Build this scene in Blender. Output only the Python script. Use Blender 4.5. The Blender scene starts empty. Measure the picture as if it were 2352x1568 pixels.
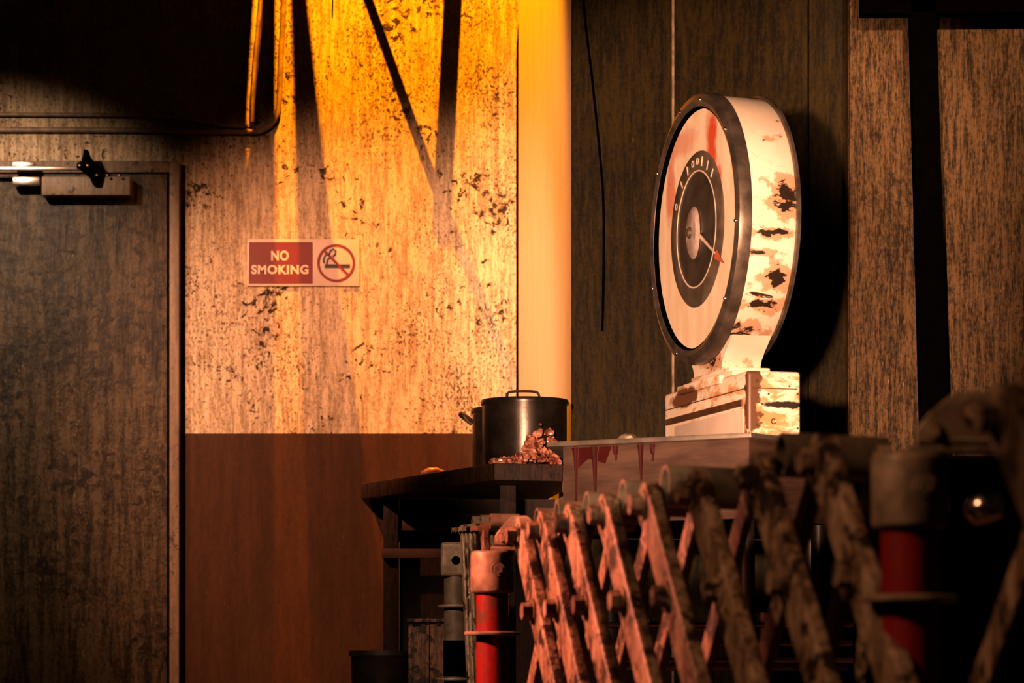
import bpy, bmesh, math, random
from mathutils import Vector, Matrix
R = math.radians
random.seed(11)
SC = bpy.context.scene
COL = SC.collection

# ---------------------------------------------------------------- camera
FP, EYE, HX, HY = 6533.0, 0.45, 1176.0, 1560.0      # focal length in pixels, eye height, vanishing point
cd = bpy.data.cameras.new('camera'); cam = bpy.data.objects.new('camera', cd); COL.objects.link(cam)
cam.location = (0, 0, EYE); cam.rotation_euler = (R(90), 0, 0)
cd.lens = FP / 2352 * 36; cd.sensor_width = 36; cd.shift_y = (HY - 784) / 2352
cd.clip_start = 0.05
cd.dof.use_dof = True; cd.dof.focus_distance = 6.6; cd.dof.aperture_fstop = 7.0
SC.camera = cam
# ---------------------------------------------------------------- world, exposure
w = bpy.data.worlds.new('world'); SC.world = w; w.use_nodes = True
w.node_tree.nodes['Background'].inputs[0].default_value = (1.0, 0.55, 0.3, 1)
w.node_tree.nodes['Background'].inputs[1].default_value = 0.004
vs = SC.view_settings
vs.view_transform = 'Standard'; vs.look = 'None'; vs.gamma = 1; vs.use_curve_mapping = False
vs.exposure = 0.0
SC.cycles.diffuse_bounces = 0                          # deep, unfilled shade as in the photograph
# ---------------------------------------------------------------- lamps
def spot(name, loc, target, power, color, half, blend, size=0.03):
    l = bpy.data.lights.new(name, 'SPOT'); o = bpy.data.objects.new(name, l); COL.objects.link(o)
    l.energy = power; l.color = color; l.spot_size = R(2 * half); l.spot_blend = blend; l.shadow_soft_size = size
    o.location = loc
    o.rotation_euler = (Vector(target) - Vector(loc)).to_track_quat('-Z', 'Y').to_euler()
    return o
LAMP = Vector((-0.5, 7.9, 3.9))
spot('orange_lamp', LAMP, (-.1, 8.71, 1.7), 880, (1, .27, .003), 36, .4, .003)
spot('key_lamp', (-.28, 1.1, .80), (.36, 6.0, 1.33), 3300, (1, .53, .31), 8.0, .6, .05)
spot('wash_lamp', (-1.9, 6.2, 2.6), (-.2, 8.71, .95), 610, (1, .40, .21), 22, .75, .05)
spot('door_lamp', (-1.75, 7.6, 2.35), (-1.6, 8.67, 1.56), 95, (1, .60, .38), 34, 1.0, .03)
spot('red_lamp', (-1.2, 4.75, 1.3), (.06, 4.75, .55), 300, (1, .25, .14), 34, .5, .05)
spot('post_lamp', (-.95, 4.5, 1.75), (-.17, 6.4, .64), 130, (1, .56, .35), 15, .8, .03)
spot('right_lamp', (1.2, 5.0, 2.6), (1.2, 7.35, 2.2), 330, (1, .53, .27), 15, 1.0, .05)
spot('gate_lamp', (-1.0, 2.3, 1.75), (.33, 3.3, .6), 55, (1, .46, .23), 24, .8, .1)

# ---------------------------------------------------------------- helpers
def at(x, y, Y):
    return Vector(((x - HX) * Y / FP, Y, EYE + (HY - y) * Y / FP))

class G:                                              # small node-graph writer
    def __init__(s, name):
        s.m = bpy.data.materials.new(name); s.m.use_nodes = True
        s.t = s.m.node_tree; s.n = s.t.nodes; s.b = s.n['Principled BSDF']
        s.tc = s.n.new('ShaderNodeTexCoord').outputs['Object']
    def put(s, sock, v):
        if isinstance(v, bpy.types.NodeSocket): s.t.links.new(v, sock)
        elif isinstance(v, (tuple, list)) and len(v) == 3 and sock.type == 'RGBA': sock.default_value = (*v, 1)
        else: sock.default_value = v
    def noise(s, scale, detail=4, rough=.55, vec=None, stretch=None, dist=0):
        v = vec or s.tc
        if stretch:
            mp = s.n.new('ShaderNodeMapping'); s.put(mp.inputs['Vector'], v); mp.inputs['Scale'].default_value = stretch; v = mp.outputs[0]
        nd = s.n.new('ShaderNodeTexNoise'); s.put(nd.inputs['Vector'], v)
        nd.inputs['Scale'].default_value = scale; nd.inputs['Detail'].default_value = detail
        nd.inputs['Roughness'].default_value = rough; nd.inputs['Distortion'].default_value = dist
        return nd.outputs['Fac']
    def ramp(s, f, a, b, lo=0.0, hi=1.0):
        mr = s.n.new('ShaderNodeMapRange'); mr.interpolation_type = 'SMOOTHSTEP'
        s.put(mr.inputs['Value'], f)
        for k, v in zip(('From Min', 'From Max', 'To Min', 'To Max'), (a, b, lo, hi)): mr.inputs[k].default_value = v
        return mr.outputs[0]
    def math(s, op, a, b=0.0):
        m = s.n.new('ShaderNodeMath'); m.operation = op; s.put(m.inputs[0], a); s.put(m.inputs[1], b); return m.outputs[0]
    def mix(s, f, a, b):
        m = s.n.new('ShaderNodeMix'); m.data_type = 'RGBA'
        s.put(m.inputs['Factor'], f); s.put(m.inputs['A'], a); s.put(m.inputs['B'], b); return m.outputs['Result']
    def blob(s, c, r, wob=.5, nscale=30, lo=1.05, hi=.75, stretch=None):   # a stain of its own shape round c with radii r
        mp = s.n.new('ShaderNodeMapping'); mp.vector_type = 'POINT'; s.put(mp.inputs['Vector'], s.tc)
        mp.inputs['Scale'].default_value = [1 / k for k in r]
        mp.inputs['Location'].default_value = [-a / k for a, k in zip(c, r)]
        ln = s.n.new('ShaderNodeVectorMath'); ln.operation = 'LENGTH'; s.put(ln.inputs[0], mp.outputs[0])
        nz = s.noise(nscale, 5, .65, stretch=stretch)
        d = s.math('ADD', ln.outputs['Value'], s.math('MULTIPLY', s.math('SUBTRACT', nz, .5), wob * 4))
        return s.ramp(d, hi, lo, 1, 0)
    def bump(s, h, strength, dist=.004):
        b = s.n.new('ShaderNodeBump'); b.inputs['Strength'].default_value = strength; b.inputs['Distance'].default_value = dist
        s.put(b.inputs['Height'], h); s.t.links.new(b.outputs[0], s.b.inputs['Normal'])
    def done(s, col, rough=.6, metal=0.0, spec=.5):
        s.put(s.b.inputs['Base Color'], col); s.put(s.b.inputs['Roughness'], rough)
        s.b.inputs['Metallic'].default_value = metal; s.b.inputs['Specular IOR Level'].default_value = spec
        return s.m

def simple(name, col, rough=.5, metal=0.0, var=.35, scale=25, spec=.5, bump=.15):
    g = G(name); n = g.noise(scale, 5, .6)
    dk = tuple(c * (1 - var) for c in col); lt = tuple(min(1, c * (1 + var)) for c in col)
    g.bump(n, bump)
    return g.done(g.mix(g.ramp(n, .3, .7), dk, lt), rough, metal, spec)

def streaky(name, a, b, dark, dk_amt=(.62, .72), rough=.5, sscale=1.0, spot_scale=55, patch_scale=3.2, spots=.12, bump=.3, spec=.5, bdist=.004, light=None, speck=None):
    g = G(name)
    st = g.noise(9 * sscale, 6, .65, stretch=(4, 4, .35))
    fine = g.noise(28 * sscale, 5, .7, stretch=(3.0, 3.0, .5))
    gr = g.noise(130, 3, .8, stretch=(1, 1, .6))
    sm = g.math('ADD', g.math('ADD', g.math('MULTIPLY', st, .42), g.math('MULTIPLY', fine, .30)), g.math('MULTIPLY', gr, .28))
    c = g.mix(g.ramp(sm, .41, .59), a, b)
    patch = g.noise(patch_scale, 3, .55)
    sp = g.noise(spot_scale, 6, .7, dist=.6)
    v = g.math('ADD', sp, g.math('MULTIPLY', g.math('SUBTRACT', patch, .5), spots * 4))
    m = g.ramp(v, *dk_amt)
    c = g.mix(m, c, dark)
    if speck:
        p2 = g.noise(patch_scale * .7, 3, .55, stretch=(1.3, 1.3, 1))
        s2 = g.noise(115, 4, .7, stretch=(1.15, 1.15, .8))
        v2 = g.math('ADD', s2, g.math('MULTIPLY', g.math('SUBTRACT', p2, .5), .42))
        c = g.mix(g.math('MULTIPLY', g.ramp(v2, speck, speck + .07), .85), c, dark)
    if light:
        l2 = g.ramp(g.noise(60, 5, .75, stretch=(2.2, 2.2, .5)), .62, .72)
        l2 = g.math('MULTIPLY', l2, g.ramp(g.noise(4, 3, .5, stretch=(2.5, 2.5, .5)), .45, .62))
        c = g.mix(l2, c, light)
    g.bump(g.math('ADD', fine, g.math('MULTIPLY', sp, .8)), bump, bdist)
    return g.done(c, rough, 0, spec)

class MB:                                             # collects shapes, links them as one mesh object
    def __init__(s): s.bm = bmesh.new()
    def _bev(s, verts, bev, seg=2):
        if bev <= 0: return
        es = list({e for v in verts for e in v.link_edges})
        bmesh.ops.bevel(s.bm, geom=es, offset=bev, segments=seg, profile=.6, affect='EDGES', clamp_overlap=True)
    def box(s, c, d, rot=None, bev=0.0, seg=2):
        M = Matrix.Translation(c) @ ((rot.to_4x4()) if rot else Matrix.Identity(4)) @ Matrix.Diagonal((*d, 1))
        r = bmesh.ops.create_cube(s.bm, size=1, matrix=M); s._bev(r['verts'], bev, seg); return s
    def ext(s, lo, hi, bev=0.0, seg=2):
        lo, hi = Vector(lo), Vector(hi); return s.box((lo + hi) / 2, hi - lo, None, bev, seg)
    def cyl(s, a, b, r, r2=None, n=24, bev=0.0):
        a, b = Vector(a), Vector(b); d = b - a
        q = d.to_track_quat('Z', 'Y').to_matrix().to_4x4()
        rr = bmesh.ops.create_cone(s.bm, cap_ends=True, segments=n, radius1=r, radius2=r if r2 is None else r2, depth=d.length,
                                   matrix=Matrix.Translation((a + b) / 2) @ q)
        if bev > 0:
            es = list({e for v in rr['verts'] for e in v.link_edges if len(e.link_faces) == 2 and any(len(f.verts) > 4 for f in e.link_faces)})
            bmesh.ops.bevel(s.bm, geom=es, offset=bev, segments=3, profile=.5, affect='EDGES')
        return s
    def ring(s, a, b, ro, ri, n=32):                  # open tube with wall thickness
        a, b = Vector(a), Vector(b); d = (b - a); q = d.to_track_quat('Z', 'Y').to_matrix()
        L = []
        for P, r in ((a, ro), (b, ro), (b, ri), (a, ri)):
            L.append([s.bm.verts.new(P + q @ Vector((r * math.cos(6.28318 * i / n), r * math.sin(6.28318 * i / n), 0))) for i in range(n)])
        for k in range(4):
            A, B = L[k], L[(k + 1) % 4]
            for i in range(n): s.bm.faces.new((A[i], A[(i + 1) % n], B[(i + 1) % n], B[i]))
        return s
    def lathe(s, c, prof, n=40, axis=None):           # prof: (radius, height) pairs round the vertical, or round axis
        c = Vector(c); q = Vector(axis).to_track_quat('Z', 'Y').to_matrix() if axis else Matrix.Identity(3)
        L = []
        for r, h in prof:
            if r < 1e-6: L.append([s.bm.verts.new(c + q @ Vector((0, 0, h)))])
            else: L.append([s.bm.verts.new(c + q @ Vector((r * math.cos(6.283185 * i / n), r * math.sin(6.283185 * i / n), h))) for i in range(n)])
        for A, B in zip(L, L[1:]):
            for i in range(n):
                j = (i + 1) % n
                if len(A) == 1 and len(B) == 1: continue
                if len(A) == 1: s.bm.faces.new((A[0], B[j], B[i]))
                elif len(B) == 1: s.bm.faces.new((A[i], A[j], B[0]))
                else: s.bm.faces.new((A[i], A[j], B[j], B[i]))
        return s
    def path(s, pts, r, n=10, closed=False):
        pts = [Vector(p) for p in pts]; N = len(pts); L = []
        rs = r if isinstance(r, (list, tuple)) else [r] * N
        up = None
        for i, p in enumerate(pts):
            if closed: t = pts[(i + 1) % N] - pts[i - 1]
            else: t = pts[min(i + 1, N - 1)] - pts[max(i - 1, 0)]
            t.normalize()
            if up is None: up = t.orthogonal().normalized()
            up = (up - t * up.dot(t)).normalized(); bi = t.cross(up)
            L.append([s.bm.verts.new(p + (up * math.cos(6.283185 * k / n) + bi * math.sin(6.283185 * k / n)) * rs[i]) for k in range(n)])
        for i in range(N if closed else N - 1):
            A, B = L[i], L[(i + 1) % N]
            for k in range(n): s.bm.faces.new((A[k], A[(k + 1) % n], B[(k + 1) % n], B[k]))
        if not closed: s.bm.faces.new(L[0]); s.bm.faces.new(L[-1])
        return s
    def prism(s, poly, vec, bev=0.0):                 # a planar outline (3-D points) pushed along vec
        A = [s.bm.verts.new(Vector(p)) for p in poly]; B = [s.bm.verts.new(Vector(p) + Vector(vec)) for p in poly]
        n = len(A); s.bm.faces.new(A); s.bm.faces.new(B)
        for i in range(n): s.bm.faces.new((A[i], A[(i + 1) % n], B[(i + 1) % n], B[i]))
        s._bev(A + B, bev); return s
    def ball(s, c, r, sub=2, sq=(1, 1, 1), jit=0.0):
        M = Matrix.Translation(c) @ Matrix.Diagonal((r * sq[0], r * sq[1], r * sq[2], 1))
        rr = bmesh.ops.create_icosphere(s.bm, subdivisions=sub, radius=1, matrix=M)
        if jit:
            for v in rr['verts']: v.co += (v.co - Vector(c)) * random.uniform(-jit, jit)
        return s
    def build(s, name, mat, parent=None, smooth=True, loc=None):
        bmesh.ops.recalc_face_normals(s.bm, faces=s.bm.faces)
        me = bpy.data.meshes.new(name); s.bm.to_mesh(me); s.bm.free()
        o = bpy.data.objects.new(name, me); COL.objects.link(o)
        for m in (mat if isinstance(mat, list) else [mat]): me.materials.append(m)
        if smooth and len(me.polygons):
            me.polygons.foreach_set('use_smooth', [True] * len(me.polygons)); me.set_sharp_from_angle(angle=R(38))
        if parent: o.parent = parent
        if loc: o.location = loc
        return o

def thing(name, label, cat, loc=(0, 0, 0), rz=0, group=None):
    o = bpy.data.objects.new(name, None); COL.objects.link(o); o.empty_display_size = .05
    o.location = loc; o.rotation_euler = (0, 0, rz); return tag(o, label, cat, group)
def tag(o, label, cat, group=None, kind=None):
    o['label'] = label; o['category'] = cat
    if group: o['group'] = group
    if kind: o['kind'] = kind
    return o
def struct(o): o['kind'] = 'structure'; return o

# ---------------------------------------------------------------- materials
M = {}
M['plaster'] = streaky('plaster', (.34, .25, .15), (.80, .64, .42), (.03, .02, .010), (.615, .665), .75, 1.4, 42, 4.6, .17, .5, spec=.2, speck=.565)
M['smooth_plaster'] = streaky('smooth_plaster', (.70, .58, .42), (.80, .68, .50), (.2, .14, .08), (.72, .80), .6, .8, 40, 5, .1, .1)
M['dado'] = streaky('dado_paint', (.034, .013, .004), (.058, .022, .007), (.025, .009, .004), (.70, .82), .55, .6, 40, 4, .1, .15, light=(.14, .06, .03), spec=.15)
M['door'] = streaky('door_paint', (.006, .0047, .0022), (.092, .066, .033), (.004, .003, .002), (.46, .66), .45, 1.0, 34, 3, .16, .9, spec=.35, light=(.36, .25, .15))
M['frame'] = streaky('frame_paint', (.12, .085, .05), (.22, .155, .09), (.02, .014, .009), (.56, .68), .5, 1.2, 50, 5, .1, .4)
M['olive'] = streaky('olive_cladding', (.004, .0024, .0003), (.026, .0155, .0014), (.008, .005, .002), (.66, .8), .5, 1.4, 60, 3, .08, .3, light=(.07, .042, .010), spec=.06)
M['brown'] = streaky('brown_streaked_board', (.012, .007, .0025), (.145, .080, .033), (.02, .012, .007), (.58, .74), .5, 3.4, 60, 5, .12, .6, light=(.5, .30, .17), spec=.15)
M['black'] = simple('black_steel', (.001, .0008, .0006), .9, 0, .3, spec=0)
M['slot'] = simple('rusty_slot', (.07, .025, .008), .6, 0, .4)
M['iron'] = simple('dark_iron', (.03, .022, .018), .45, .4, .5)
M['conduit'] = simple('painted_conduit', (.26, .19, .12), .45, 0, .4, 40)
M['chrome'] = simple('worn_chrome', (.75, .68, .6), .22, 1, .15)
M['steel'] = simple('dull_steel', (.34, .28, .24), .38, .85, .3, 12)
M['pot'] = simple('blackened_pot', (.035, .026, .022), .28, .7, .5, 14)
M['wood'] = streaky('dark_wood', (.010, .0045, .003), (.035, .015, .009), (.004, .002, .0015), (.6, .75), .55, 1.5, 40, 4, .1, .4, spec=.2)
M['rail'] = simple('reddish_wood', (.075, .028, .016), .55, 0, .4, 15)
M['sign_white'] = simple('sign_white', (.66, .52, .44), .45, 0, .08, 10, bump=.02)
M['sign_red'] = simple('sign_red', (.17, .008, .005), .4, 0, .15, 10, bump=.02)
M['sign_black'] = simple('sign_black', (.012, .010, .010), .5, 0, .1)
M['letters'] = simple('sign_lettering', (.88, .68, .52), .5, 0, .1)
M['floor'] = simple('concrete_floor', (.10, .07, .05), .7, 0, .4, 6)
M['cap_grey'] = simple('dirty_cap_steel', (.30, .22, .15), .5, .2, .4, 35)
M['red_paint'] = streaky('worn_red_paint', (.20, .006, .005), (.30, .010, .008), (.10, .04, .02), (.56, .7), .4, .6, 25, 5, .14, .2)
M['rust'] = streaky('rusty_painted_steel', (.10, .05, .024), (.52, .36, .23), (.022, .011, .006), (.52, .62), .5, .8, 30, 12, .2, .5)
M['mid_grey'] = simple('grey_sleeve', (.16, .125, .085), .5, .1, .35, 30)
M['blood'] = simple('dried_blood', (.03, .001, .001), .35, 0, .3)
M['stump'] = streaky('splintered_wood', (.06, .03, .016), (.26, .13, .065), (.012, .006, .004), (.5, .6), .6, 1.6, 40, 8, .2, .9, light=(.5, .3, .18))

def scale_paint():
    g = G('rusty_cream_enamel')
    n1 = g.noise(7, 5, .6); c = g.mix(g.ramp(n1, .35, .65), (.72, .57, .44), (.80, .69, .58))
    r1 = g.ramp(g.math('ADD', g.noise(14, 7, .7, dist=.5), g.math('MULTIPLY', g.noise(3.5, 2), .35)), .80, .92)
    c = g.mix(g.math('MULTIPLY', r1, .85), c, (.42, .12, .03))
    r2 = g.ramp(g.math('ADD', g.noise(20, 6, .7, stretch=(.6, .6, 2.2), dist=.6), g.math('MULTIPLY', g.noise(4, 2), .3)), .80, .84)
    c = g.mix(r2, c, (.03, .016, .010))
    for cc, rr in (((.27, .09, .03), (.06, .04, .045)), ((.28, .08, .155), (.06, .035, .012)), ((.2, .03, -.24), (.10, .06, .03)),
                   ((.28, .06, -.045), (.06, .05, .010)), ((.28, .03, -.085), (.06, .035, .008)), ((.24, .08, -.13), (.06, .03, .03)), ((.23, .06, -.185), (.08, .05, .018)), ((.03, .05, .168), (.06, .06, .022))):
        h = g.blob((cc[0], cc[1], cc[2]), tuple(1.15 * k for k in rr), .8, 22)
        c = g.mix(g.math('MULTIPLY', h, .7), c, (.50, .17, .05))
        c = g.mix(g.blob(cc, tuple(.62 * k for k in rr), 1.3, 55, stretch=(1, .6, 1.5)), c, (.022, .013, .009))
    g.bump(n1, .1)
    return g.done(c, .38, 0, .5)
def base_paint():
    g = G('rusty_cream_base')
    n1 = g.noise(8, 5, .6); c = g.mix(g.ramp(n1, .35, .65), (.82, .62, .46), (.92, .78, .64))
    r1 = g.ramp(g.math('ADD', g.noise(16, 7, .7, stretch=(.8, .8, 1.8), dist=.5), g.math('MULTIPLY', g.noise(5, 2), .4)), .68, .80)
    c = g.mix(g.math('MULTIPLY', r1, .85), c, (.55, .20, .045))
    c = g.mix(g.ramp(g.noise(48, 5, .7), .68, .73), c, (.04, .02, .012))
    c = g.mix(g.blob((-.11, .0, .11), (.10, .05, .022), .35, 20), c, (.13, .045, .02))
    c = g.mix(g.blob((.262, .02, .08), (.018, .02, .10), .7, 40), c, (.10, .04, .015))
    c = g.mix(g.blob((.262, .08, .062), (.02, .05, .009), .4, 40), c, (.02, .012, .01))
    g.bump(n1, .1)
    return g.done(c, .45)
def face_paint():
    g = G('stained_dial_cream')
    n1 = g.noise(9, 5, .6, stretch=(2, 2, .6)); c = g.mix(g.ramp(n1, .3, .7), (.80, .58, .40), (.94, .76, .58))
    for cc, rr, k in (((.085, 0, .155), (.035, .05, .10), 1), ((.13, 0, .05), (.02, .05, .08), .8), ((-.17, 0, .10), (.03, .05, .09), .7), ((-.1, 0, .2), (.10, .05, .03), .5)):
        c = g.mix(g.math('MULTIPLY', g.blob(cc, rr, .45, 16, 1.3, .5), k), c, (.62, .085, .03))
    c = g.mix(g.ramp(g.noise(60, 5, .7), .69, .74), c, (.12, .06, .03))
    return g.done(c, .35)
def panel_paint():
    g = G('counter_panel_steel')
    n = g.noise(14, 6, .6, stretch=(.6, .6, 3)); c = g.mix(g.ramp(n, .3, .7), (.045, .022, .015), (.10, .054, .038))
    c = g.mix(g.ramp(g.noise(7, 5, .65), .60, .72), c, (.06, .025, .018))
    g.bump(n, .12)
    return g.done(c, .48, .35)
def meat_paint():
    g = G('raw_meat')
    n = g.noise(55, 4, .6); c = g.mix(g.ramp(n, .35, .65), (.10, .015, .010), (.55, .22, .14))
    return g.done(c, .28)
M['scale'] = scale_paint(); M['base'] = base_paint(); M['face'] = face_paint(); M['panel'] = panel_paint(); M['meat'] = meat_paint()
M['dial_dark'] = simple('dial_dark', (.030, .022, .016), .35, 0, .5, 18)
M['dial_ring'] = simple('dial_ring_grey', (.085, .062, .045), .4, 0, .4, 18)
M['rim'] = simple('tarnished_rim', (.13, .10, .08), .35, .7, .45, 22)
M['hub'] = simple('hub_plate', (.42, .33, .30), .35, .3, .3, 30)
M['pink_mark'] = simple('pale_mark', (.75, .55, .40), .5, 0, .2)
M['tip'] = simple('pointer_tip', (.45, .10, .05), .5, 0, .2)

# ---------------------------------------------------------------- setting
WY = 8.71
zd = at(0, 995, WY).z
def wall_back():
    b = MB()
    x0, x1, th = -3.2, at(1190, 0, WY).x + .02, .12
    b.ext((x0, WY, zd), (x1, WY + th, 4.8))
    n0 = len(b.bm.faces)
    b.ext((x0, WY, 0), (x1, WY + th, zd))
    b.bm.faces.ensure_lookup_table()
    for i, f in enumerate(b.bm.faces): f.material_index = 0 if i < n0 else 1
    return struct(b.build('wall_back', [M['plaster'], M['dado']], smooth=False))
wall_back()
PY = 7.4                                               # front plane of the dark cladding
pa = Vector((at(1190, 0, WY).x, WY, 0)); pb = Vector((at(1312, 0, PY).x, PY, 0))
struct(MB().prism([pa, pb, pb + Vector((.0, .10, 0)), pa + Vector((.06, 0, 0))], (0, 0, 4.8)).build('wall_side', M['smooth_plaster'], smooth=False))
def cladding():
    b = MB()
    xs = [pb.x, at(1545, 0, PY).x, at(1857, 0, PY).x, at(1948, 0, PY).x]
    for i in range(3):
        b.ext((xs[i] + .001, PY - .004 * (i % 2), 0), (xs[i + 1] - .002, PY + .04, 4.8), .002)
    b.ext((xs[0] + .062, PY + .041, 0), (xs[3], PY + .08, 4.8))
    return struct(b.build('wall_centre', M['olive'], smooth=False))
cladding()
RY = 7.34
struct(MB().ext((at(1948, 0, RY).x, RY, 0), (3.2, RY + .1, 4.8), .004).build('wall_right', M['brown'], smooth=False))
struct(MB().cyl((at(1546, 0, PY - .006).x, PY - .006, 0), (at(1546, 0, PY).x, PY - .006, 4.8), .004, n=10).build('trim_1', M['conduit']))
struct(MB().ext((at(1950, 0, RY).x, RY - .012, 0), (at(1968, 0, RY).x, RY - .0005, 4.8), .003).build('trim_2', M['brown']))
struct(MB().ext((-3.2, -2, -.1), (3.2, 8.85, 0)).build('floor', M['floor'], smooth=False))
struct(MB().ext((-3.2, -2, 4.8), (3.2, 8.85, 4.9)).build('ceiling', M['floor'], smooth=False))
struct(MB().ext((-3.3, -2, 0), (-3.2, 8.85, 4.8)).build('wall_left', M['dado'], smooth=False))

# ---------------------------------------------------------------- door with closer
DY = 8.67
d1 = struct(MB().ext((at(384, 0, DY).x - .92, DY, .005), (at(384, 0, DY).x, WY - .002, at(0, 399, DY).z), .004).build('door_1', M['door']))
fr = MB()
FY = 8.665
fr.ext((at(389, 0, FY).x, FY, 0), (at(411, 0, FY).x, WY, at(0, 369, FY).z), .003)
fr.ext((at(384, 0, DY).x - .97, FY, at(0, 396, FY).z), (at(389, 0, FY).x, WY, at(0, 369, FY).z), .003)
struct(fr.build('trim_3', M['frame']))
cy = DY - .055
dc = MB().ext((at(95, 0, cy).x, cy, at(0, 448, cy).z), (at(299, 0, cy).x, DY - .001, at(0, 405, cy).z), .004).build('closer_body', M['frame'], d1)
def sub(mb, name, mat, par, **k): return mb.build(name, mat, par, **k)
sub(MB().ext((at(0, 0, cy).x - .10, cy - .012, at(0, 393, cy).z), (at(225, 0, cy).x, cy - .002, at(0, 384, cy).z), .002), 'arm', M['chrome'], dc)
sub(MB().ext((at(28, 0, cy).x, cy - .01, at(0, 388, cy).z), (at(80, 0, cy).x, cy + .03, at(0, 372, cy).z), .004), 'arm_clamp', M['chrome'], dc)
sub(MB().ext((at(28, 0, cy).x, cy, at(0, 425, cy).z), (at(91, 0, cy).x, DY - .001, at(0, 406, cy).z), .003), 'end_cap', M['chrome'], dc)
br = [at(x, y, cy - .02) for x, y in ((192, 342), (202, 344), (208, 364), (236, 388), (230, 408), (226, 424), (212, 424), (208, 408), (190, 392), (176, 386), (176, 376), (188, 370))]
sub(MB().prism(br, (0, .016, 0), .002), 'bracket', M['black'], dc)
for x, y in ((182, 380), (200, 380), (221, 402), (245, 402), (272, 402)):
    sub(MB().ball(at(x, y, cy - .021), .0042, 2), 'screw', M['chrome'], dc)

# ---------------------------------------------------------------- no smoking sign
SY = WY - .006
def sign():
    t = thing('no_smoking_sign', 'red and white NO SMOKING sign screwed to the stained plaster wall', 'sign', at(697, 657, SY))
    base = t.location
    L = lambda x, y, d=0: at(x, y, SY) - base + Vector((0, d, 0))
    a, b = L(568, 657), L(826, 549)
    MB().ext((a.x, 0, a.z), (b.x, .005, b.z), .001).build('sign_board', M['sign_white'], t)
    a, b = L(572, 651), L(718, 556)
    MB().ext((a.x, -.0012, a.z), (b.x, .0005, b.z)).build('red_field', M['sign_red'], t)
    def text(s, x, y, wpx, hpx, name):
        cu = bpy.data.curves.new(name, 'FONT'); cu.body = s; cu.size = 1; cu.align_x = 'CENTER'; cu.align_y = 'CENTER'
        cu.offset = .035; cu.space_character = 1.12
        ob = bpy.data.objects.new(name, cu); COL.objects.link(ob)
        dg = bpy.context.evaluated_depsgraph_get(); dg.update()
        me = bpy.data.meshes.new_from_object(ob.evaluated_get(dg)); COL.objects.unlink(ob); bpy.data.objects.remove(ob)
        xs = [v.co.x for v in me.vertices]; ys = [v.co.y for v in me.vertices]
        k = SY / FP
        sx = wpx * k / (max(xs) - min(xs)); sy = hpx * k / (max(ys) - min(ys))
        cx, cyy = (max(xs) + min(xs)) / 2, (max(ys) + min(ys)) / 2
        p = L(x, y)
        for v in me.vertices: v.co = Vector((p.x + (v.co.x - cx) * sx, -.0018, p.z + (v.co.y - cyy) * sy))
        me.materials.clear(); me.materials.append(M['letters'])
        o = bpy.data.objects.new(name, me); COL.objects.link(o); o.parent = t
    text('NO', 643, 587, 40, 23, 'lettering'); text('SMOKING', 643, 619, 131, 21, 'lettering')
    c = L(772, 604); k = SY / FP
    MB().ring((c.x, -.0018, c.z), (c.x, .001, c.z), 43.5 * k, 38 * k, 48).build('prohibition_ring', M['sign_red'], t)
    MB().ext((L(746, 0).x, -.0012, L(0, 615.5).z), (L(804, 0).x, .0005, L(0, 607).z)).build('cigarette', M['sign_black'], t)
    sm = MB()
    for pts in (((744, 604), (743, 594), (748, 585), (757, 585)), ((750, 607), (752, 596), (759, 592)), ((756, 583), (759, 575), (766, 572), (771, 576), (770, 584), (764, 589))):
        sm.path([L(x, y, -.0008) for x, y in pts], 2.2 * k, 6)
    sm.build('smoke', M['sign_black'], t)
    A, B = L(745, 576), L(799, 631); d = (B - A).normalized(); nrm = Vector((-d.z, 0, d.x)) * 2.8 * k
    MB().prism([A + nrm + Vector((0, -.0022, 0)), B + nrm + Vector((0, -.0022, 0)), B - nrm + Vector((0, -.0022, 0)), A - nrm + Vector((0, -.0022, 0))], (0, .001, 0)).build('prohibition_bar', M['sign_red'], t)
sign()

# ---------------------------------------------------------------- conduits and cables on the wall
def smooth_pts(pts, n=8):
    P = [Vector(p) for p in pts]; out = []
    for i in range(len(P) - 1):
        p0, p1, p2, p3 = P[max(i - 1, 0)], P[i], P[i + 1], P[min(i + 2, len(P) - 1)]
        for k in range(n):
            t = k / n
            out.append(.5 * ((2 * p1) + (p2 - p0) * t + (2 * p0 - 5 * p1 + 4 * p2 - p3) * t * t + (3 * p1 - p0 - 3 * p2 + p3) * t ** 3))
    return out + [P[-1]]
CY = WY - .012
tag(MB().path(smooth_pts([at(x, y, CY) for x, y in ((-500, 262), (0, 263), (200, 264), (390, 266), (440, 274), (510, 288), (573, 291))]), .0065).build('conduit', M['conduit']),
    'upper horizontal conduit on the wall above the door, dipping at its right end', 'pipe')
tag(MB().path(smooth_pts([at(x, y, CY) for x, y in ((-500, 297), (0, 298), (300, 299), (560, 303), (605, 297), (634, 268), (642, 220), (646, 120), (652, 0), (660, -250), (666, -600))]), .0085).build('conduit', M['conduit']),
    'lower horizontal conduit above the door that bends up the wall at its right', 'pipe')
tag(MB().path(smooth_pts([at(x, y, CY - .004) for x, y in ((580, 280), (582, 200), (590, 90), (599, 0), (612, -250), (620, -600))]), .0065).build('conduit', M['conduit']),
    'thin upright conduit left of the other two, ending on the horizontal pipes', 'pipe')
ky = 7.39
tag(MB().path(smooth_pts([at(x, y, ky) for x, y in ((1325, -300), (1340, 0), (1362, 200), (1380, 380), (1386, 480), (1386, 640), (1383, 760))]), .0032, 8).build('cable', M['black']),
    'thin black cable hanging down the dark cladding left of the scale', 'cable')
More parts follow.
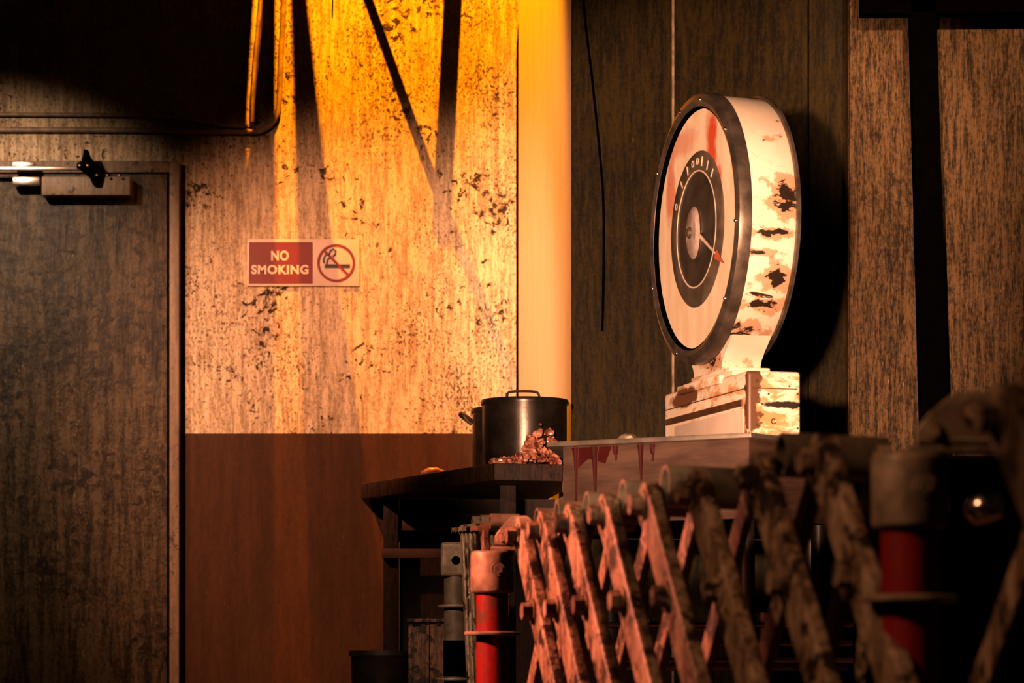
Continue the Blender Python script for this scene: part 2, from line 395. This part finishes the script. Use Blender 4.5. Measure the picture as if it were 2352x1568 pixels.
tag(MB().path(smooth_pts([at(x, y, WY - .011) - Vector((.012, 0, 0)) for x, y in ((1197, 1100), (1197, 700), (1197, 200), (1199, 90), (1206, 40), (1222, 5), (1250, -30))]), .0035, 8).build('cable', M['black']),  # black cord drawn in place of the shadow gap at the corner
    'thin black cord standing in for the shade line of the wall corner, curving right near the top', 'cable')
hy = 8.3
tag(MB().path([at(768, -300, hy), at(766, -60, hy), at(763, 42, hy)], .0022, 8).build('wire', M['black']), 'short black wire end hanging at the top above the orange lit wall', 'wire')

# unseen rods, strips and duct between the orange lamp and the wall (above the frame); added and shaped to cast the bars of shade
def on_ray(x, y, t): return LAMP.lerp(at(x, y, WY), t)
def bar_plate(poly, t, name, label, cat, mat='black'):
    pts = [on_ray(x, y, t) for x, y in poly]
    n = (pts[1] - pts[0]).cross(pts[-1] - pts[0]).normalized()
    return tag(MB().prism(pts, n * .012).build(name, M[mat], smooth=False), label, cat)
bar_plate([(-1500, -700), (616, -700), (576, 0), (556, 330), (552, 2400), (-1500, 2400)], .30, 'shade_plate', 'wide unseen shade-casting duct under the ceiling above the door', 'blocker')
bar_plate([(628, -700), (634, 0), (631, 540), (628, 2400), (572, 2400), (578, 330), (607, 0), (634, -700)], .30, 'shade_strip', 'broad unseen shade-casting strap under the ceiling beside the duct', 'gobo')
bar_plate([(650, -700), (675, 0), (692, 540), (745, 2200), (1000, 2200), (762, 540), (706, 0), (665, -700)], .30, 'shade_strip', 'tapered unseen shade-casting strap under the ceiling, widening downward', 'gobo')
for pts, r, t, lab in ((((700, -350), (846, 0), (1000, 430), (1150, 800), (1200, 930)), .0075, .55, 'slanting unseen black rod casting shade by the lamp'),
                       (((1052, -500), (1040, 0), (1018, 430), (1013, 520)), .013, .5, 'upright unseen black rod casting shade by the lamp')):
    tag(MB().path([on_ray(x, y, t) for x, y in pts], r, 12).build('shade_rod', M['black']), lab, 'rod')

# ---------------------------------------------------------------- black frame at the right
def steel_frame():
    Y = 7.24
    t = thing('storage_rack', 'black steel rack of upright and top bar in front of the brown wall', 'rack', at(2150, HY, Y) - Vector((0, 0, EYE)))
    b = t.location
    P = lambda x, y, d=0: at(x, y, Y + d) - b
    s = .065
    top, bot = P(2121, -20), P(2185, 2007)
    MB().prism([P(2089, -60), P(2149, -60), P(2211, 2007), P(2143, 2007)], (0, .05, 0), .003).build('upright', M['black'], t)
    MB().prism([P(1978, 32), P(2900, 24), P(2900, -40), P(1978, -30)], (0, .05, 0), .003).build('top_bar', M['black'], t)
steel_frame()

# ---------------------------------------------------------------- wooden table, pots, meat
TZ = .975
def table():
    t = thing('wooden_table', 'dark wooden work table carrying the pots, in front of the brown dado', 'table', (-.15, 7.6, 0))
    o = Vector((-.15, 7.6, 0))
    top = [(-.404, 7.62), (-.043, 6.90), (.125, 6.94), (.125, 7.35), (.03, 8.3), (-.404, 8.3)]
    MB().prism([Vector((x, y, TZ - .042)) - o for x, y in top], (0, 0, .042), .004).build('table_top', M['wood'], t)
    for lo, hi in (((-.342, 7.55, 0), (-.302, 7.59, TZ - .043)), ((-.03, 7.05, 0), (.01, 7.09, TZ - .043)), ((-.342, 8.2, 0), (-.302, 8.24, TZ - .043)), ((-.02, 8.2, 0), (.02, 8.24, TZ - .043))):
        MB().ext(Vector(lo) - o, Vector(hi) - o, .003).build('leg', M['wood'], t)
    MB().ext(Vector((-.3, 7.56, .846)) - o, Vector((.0, 7.585, .892)) - o, .002).build('apron', M['rail'], t)
    MB().ext(Vector((-.345, 7.53, .772)) - o, Vector((.0, 7.549, .796)) - o, .002).build('rail', M['rail'], t)
    MB().prism([Vector(p) - o for p in ((-.385, 7.66, TZ - .044), (-.345, 7.66, TZ - .15), (-.345, 7.66, TZ - .044))], (0, .03, 0)).build('brace', M['wood'], t)
    MB().prism([Vector(p) - o for p in ((-.30, 7.6, .13), (.115, 7.6, .13), (.115, 7.6, TZ - .044), (-.30, 7.6, TZ - .044))], (0, .015, 0)).build('shade_board', M['wood'], t)  # added dark board in place of the shade under the table
table()
def pot(x, y, r, h, lab, lid_handle, ear):
    t = thing('cooking_pot', lab, 'pot', (x, y, TZ), 0, None)
    MB().lathe((0, 0, 0), [(0, 0), (r * .93, 0), (r * .97, .008), (r, .03), (r, h - .004), (r * .97, h - .004), (r * .965, .012), (0, .01)], 48).build('pot_body', M['pot'], t)
    MB().lathe((0, 0, 0), [(r * .97, h - .008), (r * 1.04, h - .008), (r * 1.05, h - .002), (r * 1.03, h + .004), (r * .97, h + .004), (r * .97, h - .008)], 48).build('pot_rim', M['pot'], t)
    for a in ear:
        ca, sa = math.cos(a), math.sin(a); q = Vector((ca, sa, 0)); p = Vector((-sa, ca, 0))
        MB().path(smooth_pts([q * r * .99 + p * .035 + Vector((0, 0, h - .035)), q * (r + .028) + p * .03 + Vector((0, 0, h - .012)), q * (r + .03) - p * .03 + Vector((0, 0, h - .012)), q * r * .99 - p * .035 + Vector((0, 0, h - .035))], 6), .0045, 8).build('pot_handle', M['iron'], t)
    if lid_handle:
        MB().lathe((0, 0, 0), [(r * .96, h - .002), (r * .9, h + .004), (0, h + .008), (0, h), (r * .96, h - .002)], 40).build('lid', M['pot'], t)
        MB().path(smooth_pts([(-.044, -r * .8, h + .002), (-.036, -r * .8, h + .017), (.026, -r * .8, h + .017), (.036, -r * .8, h + .002)], 6), .0032, 8).build('lid_handle', M['iron'], t)
pot(.032, 7.15, .106, .172, 'large blackened pot with lid at the right end of the wooden table', True, [R(80)])
pot(-.004, 7.62, .102, .195, 'second dark pot, half hidden behind the large lidded pot', False, [R(185), R(-30)])
def meat():
    b = MB()
    for i in range(190):
        u = random.random(); x = -.048 + .165 * u
        hmax = .012 + .082 * math.exp(-((x - .065) / .035) ** 2) + .03 * math.exp(-((x - .10) / .03) ** 2)
        z = TZ + .004 + random.random() * hmax
        y = 6.955 + .03 * (z - TZ) / .09 + random.uniform(0, .04) * (1 - (z - TZ) / .14) + .01
        b.ball((x, y, z), random.uniform(.004, .0105), 1, (random.uniform(.7, 1.5), random.uniform(.7, 1.2), random.uniform(.7, 1.4)), .25)
    tag(b.build('meat_scraps', M['meat']), 'heap of raw red meat scraps spilled before the large pot', 'meat', kind='stuff')
meat()
b = MB()
pts = [at(x, y, 7.35) for x, y in ((968, 1089), (985, 1077), (1002, 1076), (1025, 1081))]
b.path([Vector((p.x, 7.42, max(p.z, TZ + .012))) for p in pts], [.010, .014, .013, .006], 10)
for v in b.bm.verts: v.co.z = max(TZ + .0006, v.co.z - .004)
tag(b.build('meat_strip', M['meat']), 'small dark strip of meat lying on the left of the wooden table', 'meat')

# ---------------------------------------------------------------- steel counter
KZ = .945
def counter():
    o = Vector((.42, 6.1, 0))
    t = thing('steel_counter', 'blood streaked steel counter under the dial scale', 'counter', o)
    top = [Vector((.072, 5.934, 0)), Vector((.479, 5.70, 0)), Vector((.707, 5.966, 0)), Vector((.76, 6.7, 0)), Vector((.16, 6.7, 0))]
    MB().prism([p + Vector((0, 0, KZ - .010)) - o for p in top], (0, 0, .010), .002).build('worktop', M['steel'], t)
    cen = Vector((.44, 6.2, 0))
    ins = [cen + (p - cen) * .925 for p in top]
    ins[0] = Vector((.107, 5.945, 0)); ins[1] = Vector((.478, 5.735, 0))
    ins[4] = Vector((.19, 6.6, 0))
    for i, nm in ((0, 'front_panel'), (1, 'end_panel'), (2, 'side_panel'), (3, 'rear_panel'), (4, 'side_panel')):
        a, c = ins[i], ins[(i + 1) % 5]; d = (c - a).normalized(); nrm = Vector((d.y, -d.x, 0)) * .006
        MB().prism([p + Vector((0, 0, KZ - .010)) - o for p in (a, c, c - nrm, a - nrm)], (0, 0, -.16)).build(nm, M['panel'], t, smooth=False)
    a, c = ins[0], ins[1]; d = (c - a).normalized(); out = Vector((d.y, -d.x, 0)) * .0015
    for f, L, w_ in ((.035, .125, .0032), (.085, .15, .0040), (.14, .03, .003), (.205, .108, .0035), (.235, .035, .003)):
        p = a + d * (f * (c - a).length / .43 * .9) + out - o
        MB().path([p + Vector((0, 0, KZ - .012)), p + Vector((0, 0, KZ - .03)), p + d * .001 + Vector((0, 0, KZ - .012 - L * .6)), p + Vector((0, 0, KZ - .012 - L))], [w_ * 2.2, w_ * 1.6, w_ * .7, w_ * .9], 8).build('blood_drip', M['blood'], t)
    e1 = (ins[0] + d * .01, ins[0] + d * .10)
    MB().prism([p + out * .6 + Vector((0, 0, KZ - .012)) - o for p in (a + d * .02, a + d * .115)] + [p + out * .6 - o for p in (a + d * .10 + Vector((0, 0, KZ - .048)), a + d * .06 + Vector((0, 0, KZ - .036)), a + d * .035 + Vector((0, 0, KZ - .055)))], out * .3).build('blood_smear', M['blood'], t, smooth=False)
    for p in (ins[0] + Vector((.03, .03, 0)), ins[1] + Vector((0, .05, 0)), ins[2] + Vector((-.04, .02, 0)), ins[3] + Vector((-.04, -.04, 0)), ins[4] + Vector((.04, -.04, 0))):
        MB().cyl(p - o, p + Vector((0, 0, KZ - .011)) - o, .016, n=16).build('leg', M['iron'], t)
    for z, y in ((.565, 6.0), (.525, 6.02), (.49, 6.0)):
        MB().cyl(Vector((.12, y, z)) - o, Vector((.72, y, z)) - o, .007, n=12).build('shelf_rail', M['steel'], t)
    MB().ext(Vector((.16, 6.1, .47)) - o, Vector((.72, 6.6, .485)) - o, .002).build('shelf', M['steel'], t)
counter()
def shade_block():  # made-up black box that fills a dark area of shade
    Y = 6.6; a, c = at(1938, 1046, Y), at(2800, 1046, Y)
    t = thing('shade_block', 'added black cabinet standing in the shade behind the nearest gate post', 'shade_block', ((a.x + c.x) / 2, Y, 0))
    hw = (c.x - a.x) / 2
    MB().ext((-hw, .012, .03), (hw, .40, a.z - .012), .004).build('shade_block_body', M['black'], t)
    MB().ext((-hw - .006, 0, a.z - .012), (hw + .006, .41, a.z), .003).build('shade_block_top', M['black'], t)
    for sx in (-1, 1):
        dr = MB().ext((min(0, sx * hw) + .006, 0, .05), (max(0, sx * hw) - .006, .0115, a.z - .03), .002).build('door', M['black'], t)
        MB().path([(sx * .03, -.001, .40), (sx * .03, -.02, .41), (sx * .03, -.02, .49), (sx * .03, -.001, .50)], .005, 8).build('handle', M['iron'], dr)
    for sx in (-1, 1):
        for yy in (.04, .36): MB().cyl((sx * (hw - .04), yy, 0), (sx * (hw - .04), yy, .031), .018, n=14).build('foot', M['iron'], t)
shade_block()
def can(x, y, r, h, lab):  # added tins, stand-ins for glints below the counter
    t = thing('glint_tin', lab, 'can', (x, y, .4855))
    MB().lathe((0, 0, 0), [(0, 0), (r, 0), (r, .004), (r * .97, .008), (r * .97, h - .006), (r, h - .003), (r, h), (0, h)], 28).build('can_body', M['chrome'], t)
for x, y, r, h, s in ((.27, 6.2, .035, .10, 'added tin giving glints at the left end of the shelf under the counter'), (.40, 6.24, .04, .085, 'added squat tin giving glints between the two taller tins under the counter'), (.55, 6.2, .035, .11, 'added tall tin giving glints at the right end of the shelf under the counter')):
    can(x, y, r, h, s)
b = MB()
tag(b.ball((.245, 6.02, KZ + .012), .02, 2, (1.1, .9, .7), .18).ball((.268, 6.0, KZ + .008), .011, 2, (1, 1, .8), .2).build('meat_lump', M['mid_grey']), 'small dirty lump on the counter beside the scale base', 'meat')

# ---------------------------------------------------------------- dial scale
def dial_scale():
    F = Vector((.394, 6.0, KZ)); cz = 1.399 - KZ; RR = .28; T = .12
    t = thing('weighing_scale', 'tall rusty cream dial weighing scale with round drum head', 'scale', F, R(-74))
    c = Vector((0, 0, cz))
    drum = MB().lathe((0, 0, 0), [(0, .0), (RR - .012, 0), (RR - .004, .004), (RR - .002, .012), (RR - .002, T - .014), (RR - .008, T - .004), (RR - .03, T), (0, T)], 96, (0, 1, 0)).build('drum', M['scale'], t, loc=c)
    MB().lathe((0, 0, 0), [(RR - .027, -.004), (RR - .025, -.014), (RR - .014, -.018), (RR + .000, -.013), (RR + .003, -.004), (RR + .004, .012), (RR - .003, .014), (RR - .027, .0), (RR - .027, -.004)], 96, (0, 1, 0)).build('front_rim', M['rim'], t, loc=c)
    MB().lathe((0, 0, 0), [(RR - .004, T - .010), (RR + .002, T - .008), (RR + .002, T - .001), (RR - .005, T), (RR - .004, T - .010)], 96, (0, 1, 0)).build('rear_rim', M['rim'], t, loc=c)
    face = MB().lathe((0, 0, 0), [(0, -.003), (RR - .026, -.003), (RR - .026, .001), (0, .001)], 96, (0, 1, 0)).build('dial_face', M['face'], t, loc=c)
    MB().lathe((0, 0, 0), [(.120, -.0035), (.122, -.006), (.160, -.006), (.164, -.003), (.120, -.0035)], 72, (0, 1, 0)).build('dial_ring', M['dial_ring'], face)
    MB().lathe((0, 0, 0), [(0, -.005), (.1215, -.005), (.1215, -.003), (0, -.003)], 72, (0, 1, 0)).build('dial_centre', M['dial_dark'], face)
    MB().lathe((0, 0, 0), [(.1205, -.0055), (.1205, -.0068), (.1235, -.0068), (.1235, -.0055), (.1205, -.0055)], 72, (0, 1, 0)).build('dial_circle', M['pink_mark'], face)
    for i, a in enumerate((-62, -40, -22, -8, 4, 15, 30, 44)):
        mk = MB(); p = Vector((math.sin(R(a)) * .142, -.0066, math.cos(R(a)) * .142))
        if i in (0, 3, 4): mk.ring(p + Vector((0, -.0004, .0)), p + Vector((0, .0003, .0)), .0075, .0042, 16)
        else: mk.box(p, (.0035, .0012, .02), Matrix.Rotation(R(a), 3, 'Y'))
        mk.build('dial_mark', M['pink_mark'], face)
    hub = MB().lathe((0, 0, 0), [(0, -.014), (.030, -.012), (.036, -.006), (.036, -.004), (0, -.004)], 32, (0, 1, 0))
    for v in hub.bm.verts: v.co.z *= 1.55
    hb = hub.build('hub_plate', M['hub'], t, loc=c + Vector((-.012, -.002, -.006)))
    MB().lathe((0, 0, 0), [(0, -.022), (.008, -.021), (.013, -.014), (0, -.012)], 20, (0, 1, 0)).build('hub_nut', M['rim'], hb)
    a = R(118); d = Vector((math.sin(a), 0, math.cos(a)))
    pn = MB().prism([d * .02 + Vector((.003, -.012, .003)), d * .175 + Vector((.001, -.012, .001)), d * .175 - Vector((.001, .012, .001)), d * .02 - Vector((.003, .012, .003))], (0, .002, 0)).build('pointer', M['pink_mark'], t, loc=c)
    MB().prism([d * .155 + Vector((.006, -.0135, .008)), d * .205 + Vector((0, -.0135, 0)), d * .155 - Vector((.006, .0135, .008))], (0, .002, 0)).build('pointer_tip', M['tip'], pn)
    for a in (12, 50, 95, 130, 200, 250, 305, 345):
        a = R(a); p = c + Vector((math.sin(a) * (RR - .012), -.017, math.cos(a) * (RR - .012)))
        MB().ball(p, .0045, 2).build('rim_screw', M['chrome'], t)
    MB().lathe((0, 0, 0), [(RR - .030, -.002), (RR - .029, -.012), (RR - .0262, -.013), (RR - .0262, -.002), (RR - .030, -.002)], 96, (0, 1, 0)).build('gasket', M['black'], t, loc=c)
    # neck flaring from the drum to the base
    nk = MB(); prof = [(.150, .215), (.110, .186), (.092, .170), (.086, .158), (.086, .150)]
    L = []
    for hw, z in prof:
        L.append([nk.bm.verts.new((sx * hw + .005, yy, z)) for sx, yy in ((-1, .018), (1, .018), (1, .104), (-1, .104))])
    for A, B in zip(L, L[1:]):
        for i in range(4): nk.bm.faces.new((A[i], A[(i + 1) % 4], B[(i + 1) % 4], B[i]))
    nk.bm.faces.new(L[0]); nk.bm.faces.new(L[-1])
    nk.build('neck', M['scale'], t, loc=Vector((0, 0, 0)))
    x0, x1, y0, y1 = -.25, .264, .010, .125
    bs = MB().ext((x0, y0, 0), (x1, y1, .130), .008, 3).build('base', M['base'], t)
    MB().ext((x0 + .11, y0 + .004, .130), (x1 - .10, y1 - .012, .141), .003).build('base_lid', M['base'], t)
    MB().ext((x0 + .15, y0 + .008, .141), (x1 - .13, y1 - .016, .151), .003).build('neck_plate', M['base'], t)
    MB().ext((x0 + .10, y0 - .006, .118), (x1 - .15, y0 + .012, .137), .003).build('front_ledge', M['base'], t)
    MB().ext((x0 + .015, y0 - .003, .060), (x1 - .03, y0 + .002, .074), .001).build('front_slot', M['slot'], bs)
    MB().ext((x0 + .002, y0 - .0006, .0935), (x1 - .004, y0 + .002, .0955)).build('seam', M['iron'], bs)
    MB().ext((x1 - .002, y0 + .01, .0935), (x1 + .0006, y1 - .008, .0955)).build('seam', M['iron'], bs)
    MB().ext((x0 + .07, y0 - .002, .004), (x1 - .02, y0 + .002, .054), .001).build('front_plate', M['sign_white'], bs)
    MB().lathe(Vector((x1, .066, .028)), [(.0035, .0005), (.0055, .0012), (.0062, .0005), (.0035, .0005)], 20, (1, 0, 0)).build('plate_mark', M['rim'], bs)
    for yy, z in ((.03, .11), (.055, .083), (.1, .1), (.118, .085), (.03, .02), (.118, .015)):
        MB().ball((x1, yy, z), .0028, 1).build('screw', M['rim'], bs)
dial_scale()

# ---------------------------------------------------------------- bin, block
def bucket():
    t = thing('bucket', 'black open bucket on the floor at the left foot of the table', 'bucket', (-.325, 7.22, 0))
    r, h = .085, at(0, 1494, 7.22).z
    MB().lathe((0, 0, 0), [(0, 0), (r * .8, 0), (r, h - .01), (r * .97, h - .01), (r * .78, .008), (0, .008)], 40).build('bucket_body', M['pot'], t)
    MB().lathe((0, 0, 0), [(r * .98, h - .014), (r * 1.06, h - .012), (r * 1.06, h), (r * .97, h), (r * .98, h - .014)], 40).build('bucket_rim', M['iron'], t)
bucket()
def block():
    Y = 6.86; a, c = at(936, 1428, Y), at(1026, 1428, Y)
    t = thing('chopping_block', 'rough splintered wooden block standing left of the grey post', 'block', ((a.x + c.x) / 2, Y + .05, 0))
    b = MB()
    hw = (c.x - a.x) / 2 - .002
    for i in range(9):
        x = -hw + (2 * hw) * (i + .5) / 9
        b.ext((x - hw / 9 * 1.05, -.05 + random.uniform(0, .008), 0), (x + hw / 9 * 1.05, .05, a.z - random.uniform(.0, .012)), .002)
    b.build('block_body', M['stump'], t)
    MB().ext((-hw - .003, -.056, a.z), (hw + .002, .055, a.z + .008), .002).build('block_top', M['stump'], t)
block()

# ---------------------------------------------------------------- scissor gate
FARP, NEARP = Vector((-.036, 5.226, 0)), Vector((.417, 2.983, 0))
GD = (NEARP - FARP); GL = GD.length; GD.normalize(); GN = Vector((GD.y, -GD.x, 0)).normalized()
if GN.x > 0: GN = -GN                                  # points left, towards the camera side
def gpos(u, z, off=0.0): return FARP + (NEARP - FARP) * u + Vector((0, 0, z)) + GN * off
def bolt(p, d, r, par, mat='rust', L=.012):
    MB().cyl(p, p + d * L, r, r * .9, 6).cyl(p - d * .002, p + d * .003, r * 1.35, n=16).build('bolt', M[mat], par)
def slat(par, A, B, w_, dp, pivots, mat='rust', name='slat'):
    d = (B - A).normalized(); n = GN; s = d.cross(n).normalized()
    rot = Matrix((s, n, d)).transposed()
    b = MB(); b.box((A + B) / 2, (w_, dp, (B - A).length), rot, min(w_, dp) * .22, 3)
    for E in (A, B): b.cyl(E - n * dp * .5, E + n * dp * .5, w_ * .52, n=18)
    o = b.build(name, M[mat], par)
    for P in pivots: bolt(P + n * dp * .5, n, w_ * .27, o, mat, .02)
    return o
def post(par, X, Y, zt, side, caps='cap_grey', shaft='red_paint'):
    P = Vector((X, Y, 0)); Z = Vector((0, 0, 1))
    sh = MB().cyl(P + Z * .02, P + Z * (zt - .075), .030, n=28)
    sh.build('post_shaft', M[shaft], par)
    MB().cyl(P, P + Z * .02, .07, n=28, bev=.004).build('post_foot', M['iron'], par)
    cp = MB().cyl(P + Z * (zt - .078), P + Z * zt, .040, n=36, bev=.006).build('post_cap', M[caps], par)
    bolt(P + Vector((.010 * side, -.040, zt - .035)), Vector((.2, -1, 0)).normalized(), .009, cp, caps, .006)
    MB().lathe(P + Z * (zt - .155), [(.029, 0), (.050, 0), (.052, .002), (.052, .005), (.050, .007), (.029, .007), (.029, 0)], 36).build('post_ring', M[caps], par)
    return cp
def bracket(par, X, Y, zt, k=1.0):
    P = Vector((X, Y, zt))
    MB().box(P + Vector((.046 * k, 0, .004)), (.10 * k, .05, .008), None, .003).build('bracket_plate', M['cap_grey'], par)
    o = P + Vector((.05 * k, -.02, .008))
    out = [(-.045, 0), (.045, 0), (.045, .045), (.03, .056), (-.005, .056), (-.03, .035), (-.045, .018)]
    bk = MB().prism([o + Vector((a * k, 0, b)) for a, b in out], (0, .012, 0), .003).build('bracket_ear', M['cap_grey'], par)
    MB().path([o + Vector((a * k, -.003, b)) for a, b in ((-.045, .004), (.043, .004), (.043, .044))], .004, 8).build('bracket_lip', M['cap_grey'], bk)
    bolt(o + Vector((.012 * k, 0, .034)), Vector((0, -1, 0)), .010, bk, 'rust')
    bolt(o + Vector((-.03 * k, 0, .014)), Vector((0, -1, 0)), .008, bk, 'rust')

def gate():
    t = thing('scissor_gate', 'rusty expanding scissor gate with red posts running across the foreground', 'gate', (0, 0, 0))
    post(t, FARP.x, FARP.y, .686, 1)
    post(t, NEARP.x, NEARP.y, .686, 1)
    bracket(t, FARP.x, FARP.y, .686, .8)
    bracket(t, NEARP.x, NEARP.y, .686, 1.0)
    zt, dz, n = .695, .132, 3.2
    us = (.165, .245, .335, .44, .55, .665, .79, .90, 1.145)
    for i, u in enumerate(us):
        st = .115
        A = gpos(u, zt, .020); B = gpos(u + st / 2 * n, zt - dz * n, .020)
        slat(t, A, B, .060, .020, [A, A.lerp(B, 1 / n)])
        A2 = gpos(u, zt, -.050); B2 = gpos(u - st / 2 * n, zt - dz * n, -.050)
        slat(t, A2, B2, .038, .013, [])
    for u, ro in ((.175, .018), (.245, .020), (.34, .021), (.445, .023), (.555, .026), (.80, .024)):
        a = gpos(u, zt + .026, .002); c = gpos(u, zt + .022, -.13)
        MB().ring(a, c, ro * 1.15, ro * .90, 32).build('spacer_tube', M['mid_grey'], t)
    # folded links between the far red post and the grey post
    P0, P1 = Vector((-.050, 5.42, 0)), Vector((-.115, 6.4, 0))
    for i in range(6):
        p = P0.lerp(P1, (i + .2) / 6); z = .738 + .008 * i
        A = p + Vector((0, 0, z)); B = p + Vector((.02, -.06, z - .42))
        slat(t, A, B, .024, .014, [A])
        A2 = p + Vector((.045, .02, z - .004)); B2 = p + Vector((.03, .09, z - .42))
        slat(t, A2, B2, .022, .014, [A2])
        if i % 2 == 0: MB().ring(p + Vector((.01, .02, z + .016)), p + Vector((.065, .03, z + .016)), .015, .010, 24).build('spacer_tube', M['cap_grey'], t)
    return t
gate()
def grey_post():
    X, Y = at(1046, 0, 6.70).x, 6.70
    t = thing('gate_post', 'grey steel post with square cap standing behind the red gate post', 'post', (X, Y, 0))
    zt = at(0, 1246, Y).z; Z = Vector((0, 0, 1)); P = Vector((0, 0, 0))
    MB().cyl(P + Z * .02, P + Z * (zt - .07), .027, n=28).build('post_shaft', M['mid_grey'], t)
    MB().cyl(P, P + Z * .02, .07, n=28, bev=.004).build('post_foot', M['iron'], t)
    cp = MB().box(Z * (zt - .04), (.068, .066, .08), None, .010, 4).build('post_cap', M['cap_grey'], t)
    MB().lathe((.002, -.033, zt - .043), [(0, -.0015), (.010, -.0015), (.011, .001), (0, .001)], 20, (0, 1, 0)).build('cap_hole', M['black'], cp)
    for z in (zt - .153, zt - .325):
        MB().lathe(Z * z, [(.026, 0), (.040, 0), (.042, .003), (.040, .007), (.026, .007), (.026, 0)], 36).build('post_ring', M['cap_grey'], t)
    MB().cyl(Z * (zt - .315), Z * (zt - .23), .0285, n=28).build('sleeve', M['black'], t)
grey_post()
def chain(pts, name, lab, mat, k=.011):
    t = thing(name, lab, 'chain', pts[0]); b0 = Vector(pts[0]); P = smooth_pts(pts, 40)
    step = k * 1.45; acc = 0; last = P[0]; i = 0; q = [P[0]]
    for a in P[1:]:
        if (a - q[-1]).length >= step: q.append(a)
    for j in range(len(q) - 1):
        c = (q[j] + q[j + 1]) / 2 - b0; d = (q[j + 1] - q[j]).normalized()
        s = d.orthogonal().normalized(); s = (Matrix.Rotation(R(90 * (j % 2)), 3, d) @ s)
        ring = [c + d * (math.cos(a) * k) + s * (math.sin(a) * k * .6) for a in [6.283185 * m / 14 for m in range(14)]]
        MB().path(ring, k * .24, 6, True).build('chain_link', M[mat], t)
y = 5.12
chain([at(1076, 1368, 6.55), at(1080, 1410, 6.5), at(1092, 1440, 6.5), at(1093, 1500, 6.5), at(1080, 1540, 6.5), at(1080, 1640, 6.5)], 'chain', 'pale steel chain hanging between the grey post and the red post', 'chrome', .010)
yy = 3.05
chain([at(1992, 1290, yy), at(1990, 1350, yy), at(1982, 1400, yy), at(1984, 1460, yy), at(1978, 1530, yy), at(1980, 1650, yy)], 'chain', 'rusty chain hanging at the left of the nearest gate post', 'rust', .008)
tag(MB().lathe(at(2262, 1165, 3.1), [(0, -.016), (.016, -.014), (.022, -.004), (.022, .004), (.016, .012), (0, .014)], 32, (-.25, .2, 1)).build('roller', M['chrome']), 'shiny steel roller behind the nearest gate post', 'roller')
